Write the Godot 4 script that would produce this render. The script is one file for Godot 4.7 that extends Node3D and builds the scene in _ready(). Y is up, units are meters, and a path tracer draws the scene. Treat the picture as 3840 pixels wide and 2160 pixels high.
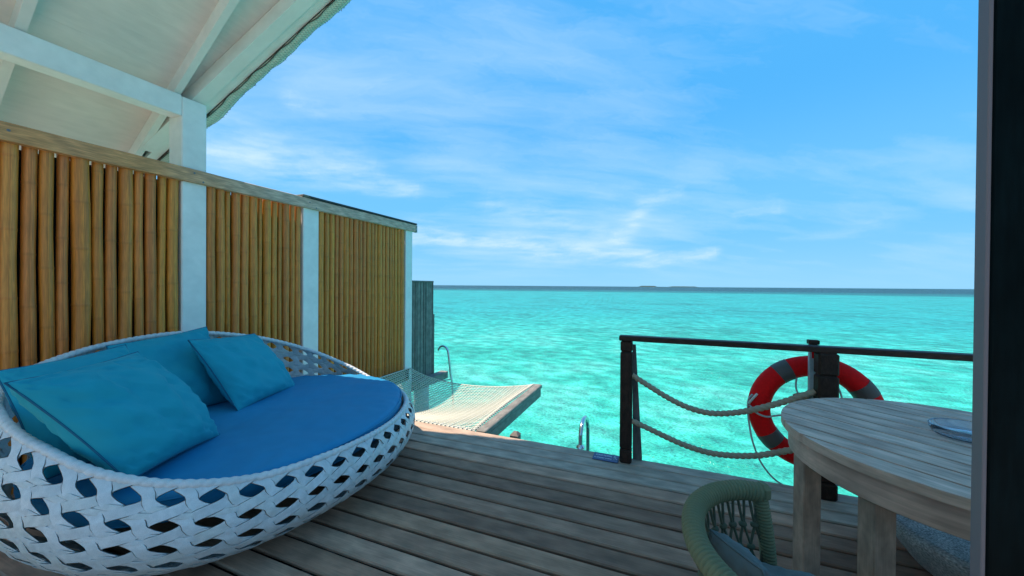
extends Node3D

const WATER := -1.7
const BED := -3.1

var rng := RandomNumberGenerator.new()
var taken := {}
var M := {}

# ------------------------------------------------------------------ mesh building
class MB:
	var V := PackedVector3Array()
	var N := PackedVector3Array()
	var C := PackedColorArray()
	var U := PackedVector2Array()
	var I := PackedInt32Array()
	var tint := Color(1, 1, 1)

	func poly(p: Array, centre: Vector3) -> void:
		var mid := Vector3.ZERO
		for q in p:
			mid += q
		mid /= p.size()
		var n: Vector3 = (p[2] - p[0]).cross(p[1] - p[0]).normalized()
		var flip := n.dot(mid - centre) < 0.0
		if flip:
			n = -n
		var s := V.size()
		for q in p:
			V.append(q); N.append(n); C.append(tint); U.append(Vector2(q.x, q.z))
		for k in range(1, p.size() - 1):
			if flip:
				I.append_array([s, s + k + 1, s + k])
			else:
				I.append_array([s, s + k, s + k + 1])

	func hexa(p: Array) -> void:   # 0-3 bottom ring, 4-7 top ring
		var c := Vector3.ZERO
		for q in p:
			c += q
		c /= 8.0
		for f in [[0, 1, 2, 3], [4, 5, 6, 7], [0, 1, 5, 4], [1, 2, 6, 5], [2, 3, 7, 6], [3, 0, 4, 7]]:
			poly([p[f[0]], p[f[1]], p[f[2]], p[f[3]]], c)

	func bbox(at: Vector3, size: Vector3, b: float, basis := Basis.IDENTITY) -> void:   # a box with bevelled edges
		var h := size * 0.5
		b = minf(b, minf(h.x, minf(h.y, h.z)) * 0.9)
		var px := func(s: Array) -> Vector3: return at + basis * Vector3(s[0] * h.x, s[1] * (h.y - b), s[2] * (h.z - b))
		var py := func(s: Array) -> Vector3: return at + basis * Vector3(s[0] * (h.x - b), s[1] * h.y, s[2] * (h.z - b))
		var pz := func(s: Array) -> Vector3: return at + basis * Vector3(s[0] * (h.x - b), s[1] * (h.y - b), s[2] * h.z)
		for s in [-1, 1]:
			poly([px.call([s, -1, -1]), px.call([s, 1, -1]), px.call([s, 1, 1]), px.call([s, -1, 1])], at)
			poly([py.call([-1, s, -1]), py.call([1, s, -1]), py.call([1, s, 1]), py.call([-1, s, 1])], at)
			poly([pz.call([-1, -1, s]), pz.call([1, -1, s]), pz.call([1, 1, s]), pz.call([-1, 1, s])], at)
			for t in [-1, 1]:
				poly([px.call([s, t, -1]), px.call([s, t, 1]), py.call([s, t, 1]), py.call([s, t, -1])], at)
				poly([px.call([s, -1, t]), px.call([s, 1, t]), pz.call([s, 1, t]), pz.call([s, -1, t])], at)
				poly([py.call([-1, s, t]), py.call([1, s, t]), pz.call([1, s, t]), pz.call([-1, s, t])], at)
				for r in [-1, 1]:
					poly([px.call([s, t, r]), py.call([s, t, r]), pz.call([s, t, r])], at)

	func grid(P: PackedVector3Array, nu: int, nv: int, wrap_u := false, wrap_v := false, colors := PackedColorArray()) -> void:   # (nu+1) x (nv+1) points, v fastest
		var s := V.size()
		var nn := PackedVector3Array()
		nn.resize(P.size())
		var w := nv + 1
		for i in nu:
			for j in nv:
				var a := i * w + j
				var b := a + 1
				var c := a + w
				var d := c + 1
				var n1 := (P[c] - P[a]).cross(P[b] - P[a])
				var n2 := (P[c] - P[b]).cross(P[d] - P[b])
				nn[a] += n1; nn[b] += n1 + n2; nn[c] += n1 + n2; nn[d] += n2
				I.append_array([s + a, s + b, s + c, s + b, s + d, s + c])
		if wrap_u:
			for j in w:
				var t := nn[j] + nn[nu * w + j]
				nn[j] = t; nn[nu * w + j] = t
		if wrap_v:
			for i in nu + 1:
				var t := nn[i * w] + nn[i * w + nv]
				nn[i * w] = t; nn[i * w + nv] = t
		for i in nu + 1:
			for j in w:
				U.append(Vector2(float(i) / nu, float(j) / nv))
		for k in P.size():
			V.append(P[k]); N.append(nn[k].normalized()); C.append(colors[k] if colors.size() else tint)

	func tube(path: PackedVector3Array, rad: Callable, sides: int, closed := false, up := Vector3.UP) -> void:   # rad(k, angle) -> radius
		var n := path.size()
		var P := PackedVector3Array()
		var x := Vector3.ZERO
		var rings := n + 1 if closed else n
		for q in rings:
			var k := q % n
			var t: Vector3
			if closed:
				t = path[(k + 1) % n] - path[(k - 1 + n) % n]
			else:
				t = path[mini(k + 1, n - 1)] - path[maxi(k - 1, 0)]
			t = t.normalized()
			if q == 0 or closed:
				x = up - t * up.dot(t)
				if x.length() < 0.05:
					x = Vector3.RIGHT - t * t.x
			else:
				x = x - t * x.dot(t)
			x = x.normalized()
			var y := t.cross(x)
			for j in sides + 1:
				var a := TAU * (j % sides) / sides
				var r: float = rad.call(k, a)
				P.append(path[k] + x * cos(a) * r + y * sin(a) * r)
		grid(P, rings - 1, sides, closed, true)
		if not closed:
			for e in [0, rings - 1]:
				var ring := []
				for j in sides:
					ring.append(P[e * (sides + 1) + j])
				poly(ring, path[1] if e == 0 else path[n - 2])

	func lathe(profile: Array, sides: int, at := Vector3.ZERO) -> void:   # profile of Vector2(radius, y)
		var P := PackedVector3Array()
		for q in profile:
			for j in sides + 1:
				var a := TAU * (j % sides) / sides
				P.append(at + Vector3(cos(a) * q.x, q.y, sin(a) * q.x))
		grid(P, profile.size() - 1, sides, false, true)

	func mesh() -> ArrayMesh:
		var a := []
		a.resize(Mesh.ARRAY_MAX)
		a[Mesh.ARRAY_VERTEX] = V; a[Mesh.ARRAY_NORMAL] = N; a[Mesh.ARRAY_COLOR] = C; a[Mesh.ARRAY_TEX_UV] = U; a[Mesh.ARRAY_INDEX] = I
		var m := ArrayMesh.new()
		m.add_surface_from_arrays(Mesh.PRIMITIVE_TRIANGLES, a)
		return m


func numbered(called: String) -> String:
	var k: int = taken.get(called, 0)
	taken[called] = k + 1
	return called if k == 0 else "%s_%03d" % [called, k]

func put(called: String, b, m: Material, parent: Node3D = null) -> MeshInstance3D:
	var o := MeshInstance3D.new()
	o.mesh = b.mesh() if b is MB else b
	o.material_override = m
	if parent:
		var k: int = parent.get_meta("n_" + called, 0)
		parent.set_meta("n_" + called, k + 1)
		o.name = called if k == 0 else "%s_%03d" % [called, k]
		parent.add_child(o, true)
	else:
		o.name = numbered(called)
		add_child(o, true)
	return o

func thing(called: String, label: String, category: String, at := Vector3.ZERO, group := "") -> Node3D:
	var o := Node3D.new()
	o.name = numbered(called)
	add_child(o, true)
	o.position = at
	return tag(o, label, category, group)

func tag(o: Node3D, label: String, category: String, group := "") -> Node3D:
	o.set_meta("label", label)
	o.set_meta("category", category)
	if group:
		o.set_meta("group", group)
	return o

func struct(o: Node3D, label := "") -> Node3D:
	o.set_meta("kind", "structure")
	if label:
		o.set_meta("label", label)
	return o

func box(at: Vector3, size: Vector3, b := 0.004, basis := Basis.IDENTITY) -> MB:
	var q := MB.new()
	q.bbox(at, size, b, basis)
	return q

func rod(path: PackedVector3Array, r: float, sides := 8, closed := false, up := Vector3.UP) -> MB:
	var q := MB.new()
	q.tube(path, func(_k, _a): return r, sides, closed, up)
	return q

func smooth_path(ctrl: Array, per: int, closed := false) -> PackedVector3Array:   # Catmull-Rom through the points
	var out := PackedVector3Array()
	var n := ctrl.size()
	var last := n if closed else n - 1
	for i in last:
		var p1: Vector3 = ctrl[i]
		var p2: Vector3 = ctrl[(i + 1) % n]
		var p0: Vector3 = ctrl[(i - 1 + n) % n] if closed or i > 0 else p1 * 2.0 - p2
		var p3: Vector3 = ctrl[(i + 2) % n] if closed or i + 2 < n else p2 * 2.0 - p1
		for k in per:
			out.append(p1.cubic_interpolate(p2, p0, p3, float(k) / per))
	if not closed:
		out.append(ctrl[n - 1])
	return out

func respace(path: PackedVector3Array, step: float) -> PackedVector3Array:
	var out := PackedVector3Array([path[0]])
	var left := step
	for i in range(1, path.size()):
		var a := path[i - 1]
		var d := path[i] - a
		var l := d.length()
		var at := 0.0
		while l - at >= left:
			at += left
			left = step
			out.append(a + d * (at / l))
		left -= l - at
	return out

# ------------------------------------------------------------------ materials
func lin(r: float, g: float, b: float) -> Color:
	return Color(r, g, b).linear_to_srgb()

func noise_tex(freq: float, octaves: int, lo: float, hi: float, sd: int, size := 512, kind := FastNoiseLite.TYPE_SIMPLEX_SMOOTH) -> NoiseTexture2D:
	var n := FastNoiseLite.new()
	n.noise_type = kind
	n.frequency = freq
	n.fractal_octaves = octaves
	n.fractal_type = FastNoiseLite.FRACTAL_FBM if octaves > 1 else FastNoiseLite.FRACTAL_NONE
	n.seed = sd
	var t := NoiseTexture2D.new()
	t.width = size; t.height = size
	t.seamless = true
	t.noise = n
	var g := Gradient.new()
	g.colors = PackedColorArray([lin(lo, lo, lo), lin(hi, hi, hi)])
	g.offsets = PackedFloat32Array([0.15, 0.85])
	t.color_ramp = g
	return t

func ridge_tex(freq: float, octaves: int, lo: float, hi: float, sd: int, size := 512) -> NoiseTexture2D:
	var t := noise_tex(freq, octaves, lo, hi, sd, size)
	var n: FastNoiseLite = t.noise
	n.fractal_type = FastNoiseLite.FRACTAL_RIDGED
	n.domain_warp_enabled = true
	n.domain_warp_amplitude = 25.0
	n.domain_warp_frequency = 0.01
	return t

func normal_tex(freq: float, octaves: int, strength: float, sd: int, size := 512) -> NoiseTexture2D:
	var n := FastNoiseLite.new()
	n.noise_type = FastNoiseLite.TYPE_SIMPLEX_SMOOTH
	n.frequency = freq
	n.fractal_octaves = octaves
	n.seed = sd
	var t := NoiseTexture2D.new()
	t.width = size; t.height = size
	t.seamless = true
	t.noise = n
	t.as_normal_map = true
	t.bump_strength = strength
	return t

func mat(c: Array, rough: float, tex: Texture2D = null, scale := Vector3.ONE, world := false, relief: Texture2D = null, depth := 0.1) -> StandardMaterial3D:
	var m := StandardMaterial3D.new()
	m.albedo_color = lin(c[0], c[1], c[2])
	m.roughness = rough
	if tex:
		m.albedo_texture = tex
	if relief:
		m.heightmap_enabled = true
		m.heightmap_texture = relief
		m.heightmap_scale = depth
	if tex or relief:
		m.uv1_triplanar = true
		m.uv1_world_triplanar = world
		m.uv1_scale = scale
	return m

func blotch(m: StandardMaterial3D, tex: Texture2D, scale: Vector3, world := false) -> StandardMaterial3D:
	m.detail_enabled = true
	m.detail_albedo = tex
	m.detail_blend_mode = BaseMaterial3D.BLEND_MODE_MUL
	m.detail_uv_layer = BaseMaterial3D.DETAIL_UV_2
	m.uv2_triplanar = true
	m.uv2_world_triplanar = world
	m.uv2_scale = scale
	return m

func tinted(m: StandardMaterial3D) -> StandardMaterial3D:
	m.vertex_color_use_as_albedo = true
	return m

func make_materials() -> void:
	var grain := noise_tex(0.03, 5, 0.66, 1.0, 3)
	var grain2 := noise_tex(0.045, 5, 0.80, 1.0, 4)
	var soft := noise_tex(0.012, 4, 0.62, 1.0, 5)
	var fine := noise_tex(0.09, 3, 0.7, 1.0, 8)
	var cloth := noise_tex(0.25, 2, 0.8, 1.0, 9)
	var bumps := noise_tex(0.06, 4, 0.0, 1.0, 11)
	var stone := noise_tex(0.16, 3, 0.2, 1.0, 13)
	var blot := noise_tex(0.016, 5, 0.62, 1.0, 6)
	var faint := noise_tex(0.016, 4, 0.78, 1.0, 7)
	M.deck = []
	for c in [[0.55, 0.275, 0.17], [0.37, 0.18, 0.11], [0.72, 0.38, 0.245], [0.46, 0.235, 0.147], [0.62, 0.31, 0.185]]:
		M.deck.append(blotch(mat(c, 0.75, grain2, Vector3(0.16, 4, 4.5), true, grain2, 0.10), blot, Vector3(0.45, 1.3, 1.1), true))
	M.deck_sunlit = blotch(mat([0.64, 0.43, 0.31], 0.8, grain2, Vector3(0.16, 4, 4.5), true, grain2, 0.10), blot, Vector3(0.45, 1.3, 1.1), true)  # paler copy for the edge boards, toned to the look of the sunlit strip
	for k in M.deck:
		k.metallic_specular = 0.35
	M.under = mat([0.02, 0.018, 0.016], 0.95)  # near-black, for the added sheets that darken gaps
	M.joist = mat([0.12, 0.1, 0.09], 0.85, grain, Vector3(4, 4, 0.5), true)
	M.bamboo = tinted(blotch(mat([1, 1, 1], 0.45, grain, Vector3(9, 0.35, 9), true, grain, 0.1), faint, Vector3(3.0, 0.6, 3.0), true))
	M.rail_tan = tinted(blotch(mat([1, 1, 1], 0.6, grain, Vector3(5, 7, 0.45), true, grain, 0.08), soft, Vector3(2, 4, 0.8), true))
	M.white = blotch(mat([0.90, 0.83, 0.79], 0.45, noise_tex(0.02, 3, 0.94, 1.0, 21), Vector3(1, 1, 1), true), noise_tex(0.01, 3, 0.9, 1.0, 22), Vector3(0.5, 0.5, 0.5), true)
	M.ceiling = blotch(mat([0.90, 0.80, 0.74], 0.6, noise_tex(0.02, 4, 0.9, 1.0, 23), Vector3(2, 2, 0.4), true), noise_tex(0.01, 3, 0.88, 1.0, 22), Vector3(0.6, 0.6, 0.4), true)
	M.thatch = blotch(mat([0.3, 0.26, 0.18], 0.95, grain, Vector3(6, 6, 14), true, bumps, 1.0), fine, Vector3(3, 3, 3), true)
	M.netting = mat([0.06, 0.06, 0.05], 0.6)
	M.thatch_edge = mat([0.85, 0.78, 0.66], 0.9, fine, Vector3(5, 5, 5), true)
	M.screen = tinted(blotch(mat([1, 1, 1], 0.85, grain, Vector3(5, 0.6, 5), true), soft, Vector3(1, 1, 1), true))
	M.dark_wood = blotch(mat([0.075, 0.036, 0.025], 0.6, grain, Vector3(6, 2, 6), true, grain, 0.08), soft, Vector3(3, 2, 3), true)
	M.rail_wood = blotch(mat([0.075, 0.036, 0.025], 0.5, grain, Vector3(0.8, 7, 7), true, grain, 0.08), soft, Vector3(2, 3, 3), true)
	M.dark_wood.metallic_specular = 0.25
	M.rail_wood.metallic_specular = 0.3
	M.grey_wood = blotch(mat([0.33, 0.29, 0.25], 0.75, grain, Vector3(6, 6, 0.6), true, grain, 0.12), soft, Vector3(2, 2, 0.8), true)
	M.post_wood = blotch(mat([0.25, 0.2, 0.17], 0.75, grain, Vector3(6, 0.7, 6), true), soft, Vector3(2, 1, 2), true)
	M.pile = mat([0.6, 0.62, 0.6], 0.8, soft, Vector3(1, 1, 1), true)
	M.table = []
	for c in [[0.86, 0.53, 0.385], [0.90, 0.565, 0.415], [0.80, 0.485, 0.35]]:
		M.table.append(blotch(mat(c, 0.85, faint, Vector3(0.3, 8, 8), false, grain2, 0.03), soft, Vector3(0.7, 2, 2)))
	M.table_leg = blotch(mat([0.52, 0.325, 0.225], 0.8, grain2, Vector3(6, 0.3, 6), false), soft, Vector3(2, 1.3, 2))
	M.rope = mat([0.50, 0.36, 0.235], 0.9, fine, Vector3(14, 14, 14), true, fine, 0.1)
	M.cream_rope = mat([0.80, 0.74, 0.62], 0.85, fine, Vector3(10, 10, 10), true)
	M.thin_rope = mat([0.5, 0.5, 0.46], 0.85)
	var worn := noise_tex(0.02, 3, 0.75, 1.0, 33)
	M.strand = []
	for c in [[0.90, 0.85, 0.83], [0.82, 0.775, 0.755], [0.86, 0.80, 0.75]]:
		M.strand.append(blotch(mat(c, 0.5, fine, Vector3(7, 7, 7), false, fine, 0.05), worn, Vector3(2.5, 2.5, 2.5)))
	M.weave = M.strand[0]
	M.seat_base = mat([0.12, 0.13, 0.13], 0.8)
	M.teal = blotch(mat([0.003, 0.35, 0.45], 0.8, cloth, Vector3(6, 6, 6), false, cloth, 0.05), noise_tex(0.01, 3, 0.92, 1.0, 35), Vector3(1.4, 1.4, 1.4))
	M.teal_piping = mat([0.003, 0.11, 0.19], 0.8)
	M.blue = blotch(mat([0.004, 0.25, 0.48], 0.7, cloth, Vector3(6, 6, 6), false, cloth, 0.04), noise_tex(0.012, 3, 0.92, 1.0, 36), Vector3(1.2, 1.2, 1.2))
	for k in ["teal", "blue"]:
		M[k].rim_enabled = true
		M[k].rim = 0.12
		M[k].rim_tint = 0.6
	M.red = mat([1.0, 0.008, 0.008], 0.7, noise_tex(0.02, 3, 0.85, 1.0, 41), Vector3(3, 3, 3))
	M.red.metallic_specular = 0.25
	M.grey_band = mat([0.13, 0.09, 0.07], 0.6, fine, Vector3(10, 10, 10))
	M.steel = mat([0.62, 0.64, 0.64], 0.22)
	M.steel.metallic = 1.0
	M.screw = mat([0.18, 0.18, 0.19], 0.4)
	M.screw.metallic = 0.8
	M.chair_rope = mat([0.22, 0.205, 0.105], 0.9, fine, Vector3(30, 30, 30), false, fine, 0.12)
	M.chair_cord = mat([0.13, 0.12, 0.07], 0.9, fine, Vector3(30, 30, 30))
	M.chair_frame = mat([0.035, 0.03, 0.028], 0.5)
	M.cushion = blotch(mat([0.17, 0.185, 0.175], 0.85, cloth, Vector3(10, 10, 10), false, cloth, 0.05), noise_tex(0.012, 3, 0.8, 1.0, 37), Vector3(3, 3, 3))
	M.granite = blotch(mat([1.0, 0.86, 0.76], 0.7, stone, Vector3(1.1, 1.1, 1.1), false, stone, 0.08), soft, Vector3(2, 2, 2))
	M.glass = StandardMaterial3D.new()
	M.glass.albedo_color = Color(0.93, 0.96, 1.0, 0.02)
	M.glass.roughness = 0.03
	M.glass.refraction_enabled = true
	M.glass.refraction_scale = 0.045
	M.sign = mat([0.012, 0.045, 0.17], 0.4, fine, Vector3(8, 8, 8))
	M.sign_print = mat([0.62, 0.66, 0.72], 0.5)
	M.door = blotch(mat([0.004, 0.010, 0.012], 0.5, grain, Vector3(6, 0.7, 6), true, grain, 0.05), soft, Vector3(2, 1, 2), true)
	M.door.metallic_specular = 0.15
	M.door_lit_face = mat([0.15, 0.12, 0.135], 0.6)  # light from outdoors put into the colour of the frame's side face
	M.house = mat([0.5, 0.48, 0.44], 0.9)
	M.bounce_slab = mat([0.66, 0.54, 0.41], 0.8, soft, Vector3(0.5, 0.5, 0.5), true)  # pale colour of the added slabs that bounce sunlight
	M.island = mat([0.03, 0.06, 0.05], 0.9)
	# lagoon floor: pale and dark sand, with a net of caustic light painted in
	M.bed = tinted(blotch(mat([1, 1, 1], 0.95, noise_tex(0.014, 7, 0.30, 1.0, 51, 1024), Vector3(0.045, 0.045, 0.07), true), ridge_tex(0.02, 7, 0.24, 1.0, 52, 2048), Vector3(0.11, 0.11, 0.14), true))
	M.water = StandardMaterial3D.new()
	M.water.albedo_color = Color(1, 1, 1, 0.24)
	M.water.vertex_color_use_as_albedo = true
	M.water.transparency = BaseMaterial3D.TRANSPARENCY_ALPHA
	M.water.roughness = 0.12
	M.water.metallic_specular = 0.17
	M.water.normal_enabled = true
	M.water.normal_texture = normal_tex(0.008, 8, 48.0, 61, 2048)
	M.water.normal_scale = 1.0
	M.water.uv1_triplanar = true
	M.water.uv1_world_triplanar = true
	M.water.uv1_scale = Vector3(0.055, 0.055, 0.075)

# ------------------------------------------------------------------ sky
func sky_panorama() -> ImageTexture:
	var w := 4096
	var h := 2048
	var im := Image.create(w, h, false, Image.FORMAT_RGBF)
	var n1 := FastNoiseLite.new()
	n1.seed = 4; n1.frequency = 1.0; n1.fractal_octaves = 7; n1.fractal_gain = 0.6
	n1.noise_type = FastNoiseLite.TYPE_SIMPLEX_SMOOTH
	n1.domain_warp_enabled = true
	n1.domain_warp_amplitude = 0.5
	n1.domain_warp_frequency = 0.6
	n1.domain_warp_fractal_octaves = 3
	var n2 := FastNoiseLite.new()
	n2.seed = 19; n2.frequency = 0.35; n2.fractal_octaves = 3
	n2.noise_type = FastNoiseLite.TYPE_SIMPLEX_SMOOTH
	# bright cirrus: polylines of (azimuth, elevation, half width) in degrees and a strength
	var strokes := [
		[[Vector3(-70, 8.2, 1.0), Vector3(-36.7, 7.3, 1.2), Vector3(-24.2, 6.5, 1.0), Vector3(-12, 5.1, 0.9), Vector3(-0.6, 4.0, 0.7), Vector3(7, 4.6, 0.5)], 0.75],
		[[Vector3(-26, 12.6, 1.0), Vector3(-19.3, 11.0, 1.4), Vector3(-12, 8.7, 1.6), Vector3(-5.6, 7.2, 1.2)], 0.34],
		[[Vector3(2.5, 13.4, 0.5), Vector3(-2.3, 11.5, 0.9), Vector3(-4, 9.2, 1.0), Vector3(-5.8, 7.2, 1.0)], 0.5],
		[[Vector3(-66, 15, 1.2), Vector3(-54, 15.3, 1.5), Vector3(-44, 14.6, 1.2), Vector3(-36, 13.8, 0.7)], 0.5],
		[[Vector3(-68, 18.6, 1.5), Vector3(-56, 18.2, 1.8), Vector3(-42, 16.9, 1.2)], 0.28],
		[[Vector3(-53, 23, 0.6), Vector3(-49.5, 22.5, 0.8)], 0.42],
		[[Vector3(9, 9.4, 0.4), Vector3(14, 9.8, 0.5)], 0.3],
		[[Vector3(14, 6, 0.4), Vector3(24, 7.2, 0.5)], 0.2],
	]
	var horizon := Vector3(0.29, 0.63, 0.93)
	var low := Vector3(0.17, 0.54, 0.93)
	var mid := Vector3(0.085, 0.43, 0.89)
	var top := Vector3(0.065, 0.37, 0.84)
	var white := Vector3(0.62, 0.82, 1.0)
	for j in h:
		var el := (0.5 - (j + 0.5) / h) * PI
		var e := rad_to_deg(el)
		var base: Vector3
		if e < 9.0:
			base = horizon.lerp(low, smoothstep(-1.0, 9.0, e))
		elif e < 26.0:
			base = low.lerp(mid, smoothstep(9.0, 26.0, e))
		else:
			base = mid.lerp(top, smoothstep(26.0, 60.0, e))
		if e < -1.5:
			im.fill_rect(Rect2i(0, j, w, h - j), Color(horizon.x, horizon.y, horizon.z) * 0.75 * SKY)
			break
		for i in w:
			var az := wrapf((i + 0.5) / w * TAU, -PI, PI)
			var d := Vector3(sin(az) * cos(el), sin(el), -cos(az) * cos(el))
			var c := base
			if e > -1.0:
				var k := 1.0 / (maxf(d.y, 0.0) + 0.16)
				var p := Vector2(d.x, d.z) * k
				var q := p.rotated(0.55)
				var fine := n1.get_noise_2d(q.x * 0.9, q.y * 2.6)
				var broad := n2.get_noise_2d(p.x * 1.2 + 7.0, p.y * 1.2)
				var veil := clampf(0.32 + 0.95 * broad + 0.80 * fine, 0.0, 1.25)
				var amount := veil * 0.35 * smoothstep(-1.0, 6.0, e)
				var adeg := rad_to_deg(az)
				var streak := 0.0
				if e < 28.0 and adeg > -80.0 and adeg < 40.0:
					var wob := n1.get_noise_2d(adeg * 0.05, e * 0.22)
					var wisp := 0.55 + 0.9 * n1.get_noise_2d(adeg * 0.09 + e * 0.11 + 31.0, e * 0.5 - adeg * 0.05)
					for st in strokes:
						var pts: Array = st[0]
						var best := 0.0
						for s in pts.size() - 1:
							var a: Vector3 = pts[s]
							var b: Vector3 = pts[s + 1]
							var ab := Vector2(b.x - a.x, b.y - a.y)
							var ap := Vector2(adeg - a.x, e + wob * 1.6 - a.y)
							var t := clampf(ap.dot(ab) / ab.length_squared(), 0.0, 1.0)
							var dist := (ap - ab * t).length() / lerpf(a.z, b.z, t)
							var fade := 1.0
							if (s == 0 and t <= 0.0) or (s == pts.size() - 2 and t >= 1.0):
								fade = 0.7
							best = maxf(best, exp(-dist * dist * 0.6) * fade)
						streak += best * float(st[1]) * clampf(wisp, 0.0, 1.3)
				amount = clampf(amount + streak, 0.0, 0.92)
				c = c.lerp(white, amount)
			else:
				c = c * 0.75
			im.set_pixel(i, j, Color(c.x, c.y, c.z) * SKY)
	return ImageTexture.create_from_image(im)

const EXPOSURE := 1.5
const SKY := 1.12 / EXPOSURE

func _ready() -> void:
	rng.seed = 7
	# ---- camera, sky, sun, exposure
	var cam := Camera3D.new()
	cam.name = "camera"
	cam.fov = 75.66
	cam.near = 0.05
	cam.far = 20000.0
	cam.basis = Basis(Vector3.UP, deg_to_rad(21.8)) * Basis(Vector3.RIGHT, deg_to_rad(-0.37)) * Basis(Vector3.BACK, deg_to_rad(0.42))
	cam.position = Vector3(0, 1.4, 0)
	add_child(cam)
	cam.current = true
	var env := Environment.new()
	env.background_mode = Environment.BG_SKY
	env.sky = Sky.new()
	var pano := PanoramaSkyMaterial.new()
	pano.panorama = sky_panorama()
	env.sky.sky_material = pano
	env.tonemap_mode = Environment.TONE_MAPPER_LINEAR
	env.tonemap_exposure = EXPOSURE
	env.sdfgi_enabled = true
	env.ssao_enabled = true
	env.ssil_enabled = true
	var we := WorldEnvironment.new()
	we.name = "environment"
	we.environment = env
	add_child(we)
	var sun := DirectionalLight3D.new()
	sun.name = "sun"
	sun.light_energy = 1.5
	sun.light_color = Color(1.0, 0.95, 0.87)
	sun.light_angular_distance = 0.5
	sun.shadow_enabled = true
	sun.look_at_from_position(Vector3.ZERO, Vector3(0.45, -1.0, -0.16), Vector3.FORWARD)
	add_child(sun)

	make_materials()
	build_sea()
	build_deck()
	build_roof()
	build_house()
	build_bamboo_wall()
	build_screen()
	build_hammock()
	build_railing()
	build_ladders()
	build_life_ring()
	build_daybed()
	build_table()
	build_chair()
	build_granite()
	build_sign()

# ------------------------------------------------------------------ sea, lagoon floor, island
func ring_sheet(y: float, rings: int, spokes: int, rmin: float, rmax: float, colour: Callable, lift: Callable) -> MB:
	var b := MB.new()
	var P := PackedVector3Array()
	var K := PackedColorArray()
	for i in rings + 1:
		var t := float(i) / rings
		var r := 0.0 if i == 0 else rmin * pow(rmax / rmin, t)
		for j in spokes + 1:
			var a := TAU * (j % spokes) / spokes
			var x := cos(a) * r
			var z := sin(a) * r
			P.append(Vector3(x, y + lift.call(x, z, r), z))
			K.append(colour.call(x, z, r))
	b.grid(P, rings, spokes, false, true, K)
	return b

func build_sea() -> void:
	var n := FastNoiseLite.new()
	n.seed = 77; n.frequency = 0.02; n.fractal_octaves = 5
	n.noise_type = FastNoiseLite.TYPE_SIMPLEX_SMOOTH
	var g := FastNoiseLite.new()
	g.seed = 78; g.frequency = 0.3; g.fractal_octaves = 4
	g.noise_type = FastNoiseLite.TYPE_SIMPLEX_SMOOTH
	var deep_at := func(x: float, z: float, r: float) -> float:
		return smoothstep(260.0, 350.0, -z + 18.0 * n.get_noise_2d(x * 0.4, z) + absf(x) * 0.12)
	var water_colour := func(x: float, z: float, r: float) -> Color:
		var near := Color(0.03, 0.85, 0.68)
		var off := Color(0.025, 0.64, 0.65)
		var c := near.lerp(off, smoothstep(6.0, 60.0, r))
		var dark := smoothstep(0.05, 0.5, n.get_noise_2d(x * 1.2 + 50.0, z * 3.0)) * 0.62 * smoothstep(8.0, 30.0, r) * (1.0 - 0.6 * smoothstep(80.0, 140.0, r))
		c = c.lerp(Color(0.01, 0.24, 0.25), dark)
		return c.lerp(Color(0.004, 0.17, 0.24), deep_at.call(x, z, r))
	var lift := func(x: float, z: float, r: float) -> float:
		if r > 400.0:
			return 0.0
		var f := 1.0 - smoothstep(150.0, 400.0, r)
		return f * (0.05 * g.get_noise_2d(x * 1.1, z * 2.2) + 0.03 * g.get_noise_2d(x * 3.0 + 9.0, z * 5.0))
	var sea := put("sea", ring_sheet(WATER, 420, 420, 1.0, 9000.0, water_colour, lift), M.water)
	struct(sea, "turquoise lagoon water running out to a deep blue band at the horizon")
	var bed_colour := func(x: float, z: float, r: float) -> Color:
		var c := Color(0.13, 1.0, 0.80).lerp(Color(0.05, 0.80, 0.80), smoothstep(8.0, 70.0, r))
		var pt := n.get_noise_2d(x * 9.0 + 300.0, z * 11.0) + 0.7 * n.get_noise_2d(x * 2.4 - 90.0, z * 4.5)
		c = c.lerp(Color(0.42, 1.0, 0.92), clampf(pt * 1.1, 0.0, 0.5) * (1.0 - smoothstep(20.0, 60.0, r)))
		c = c * (1.0 - clampf(-pt * 1.0, 0.0, 0.38))
		return c.lerp(Color(0.004, 0.12, 0.18), deep_at.call(x, z, r))
	var bed := put("lagoon_floor", ring_sheet(BED, 320, 300, 1.0, 9000.0, bed_colour, func(x, z, _r): return 0.0), M.bed)
	struct(bed)
	# low wooded island on the horizon
	var isl := MB.new()
	var P := PackedVector3Array()
	for i in 81:
		var t := i / 80.0
		var a := deg_to_rad(lerpf(-3.0, 4.9, t))
		var hh := 14.0 * smoothstep(0.0, 0.06, t) * (1.0 - smoothstep(0.28, 0.33, t)) + 9.0 * smoothstep(0.52, 0.58, t) * (1.0 - smoothstep(0.93, 1.0, t)) + 1.0
		hh += 3.0 * g.get_noise_1d(i * 2.3)
		for q in [[-60.0, -2.0], [-30.0, hh * 0.8], [0.0, maxf(hh, 0.4)], [30.0, hh * 0.8], [60.0, -2.0]]:
			var r: float = 5500.0 + q[0]
			P.append(Vector3(sin(a) * r, WATER + q[1], -cos(a) * r))
	isl.grid(P, 80, 4)
	struct(put("island", isl, M.island), "low wooded island far out on the horizon")

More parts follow.
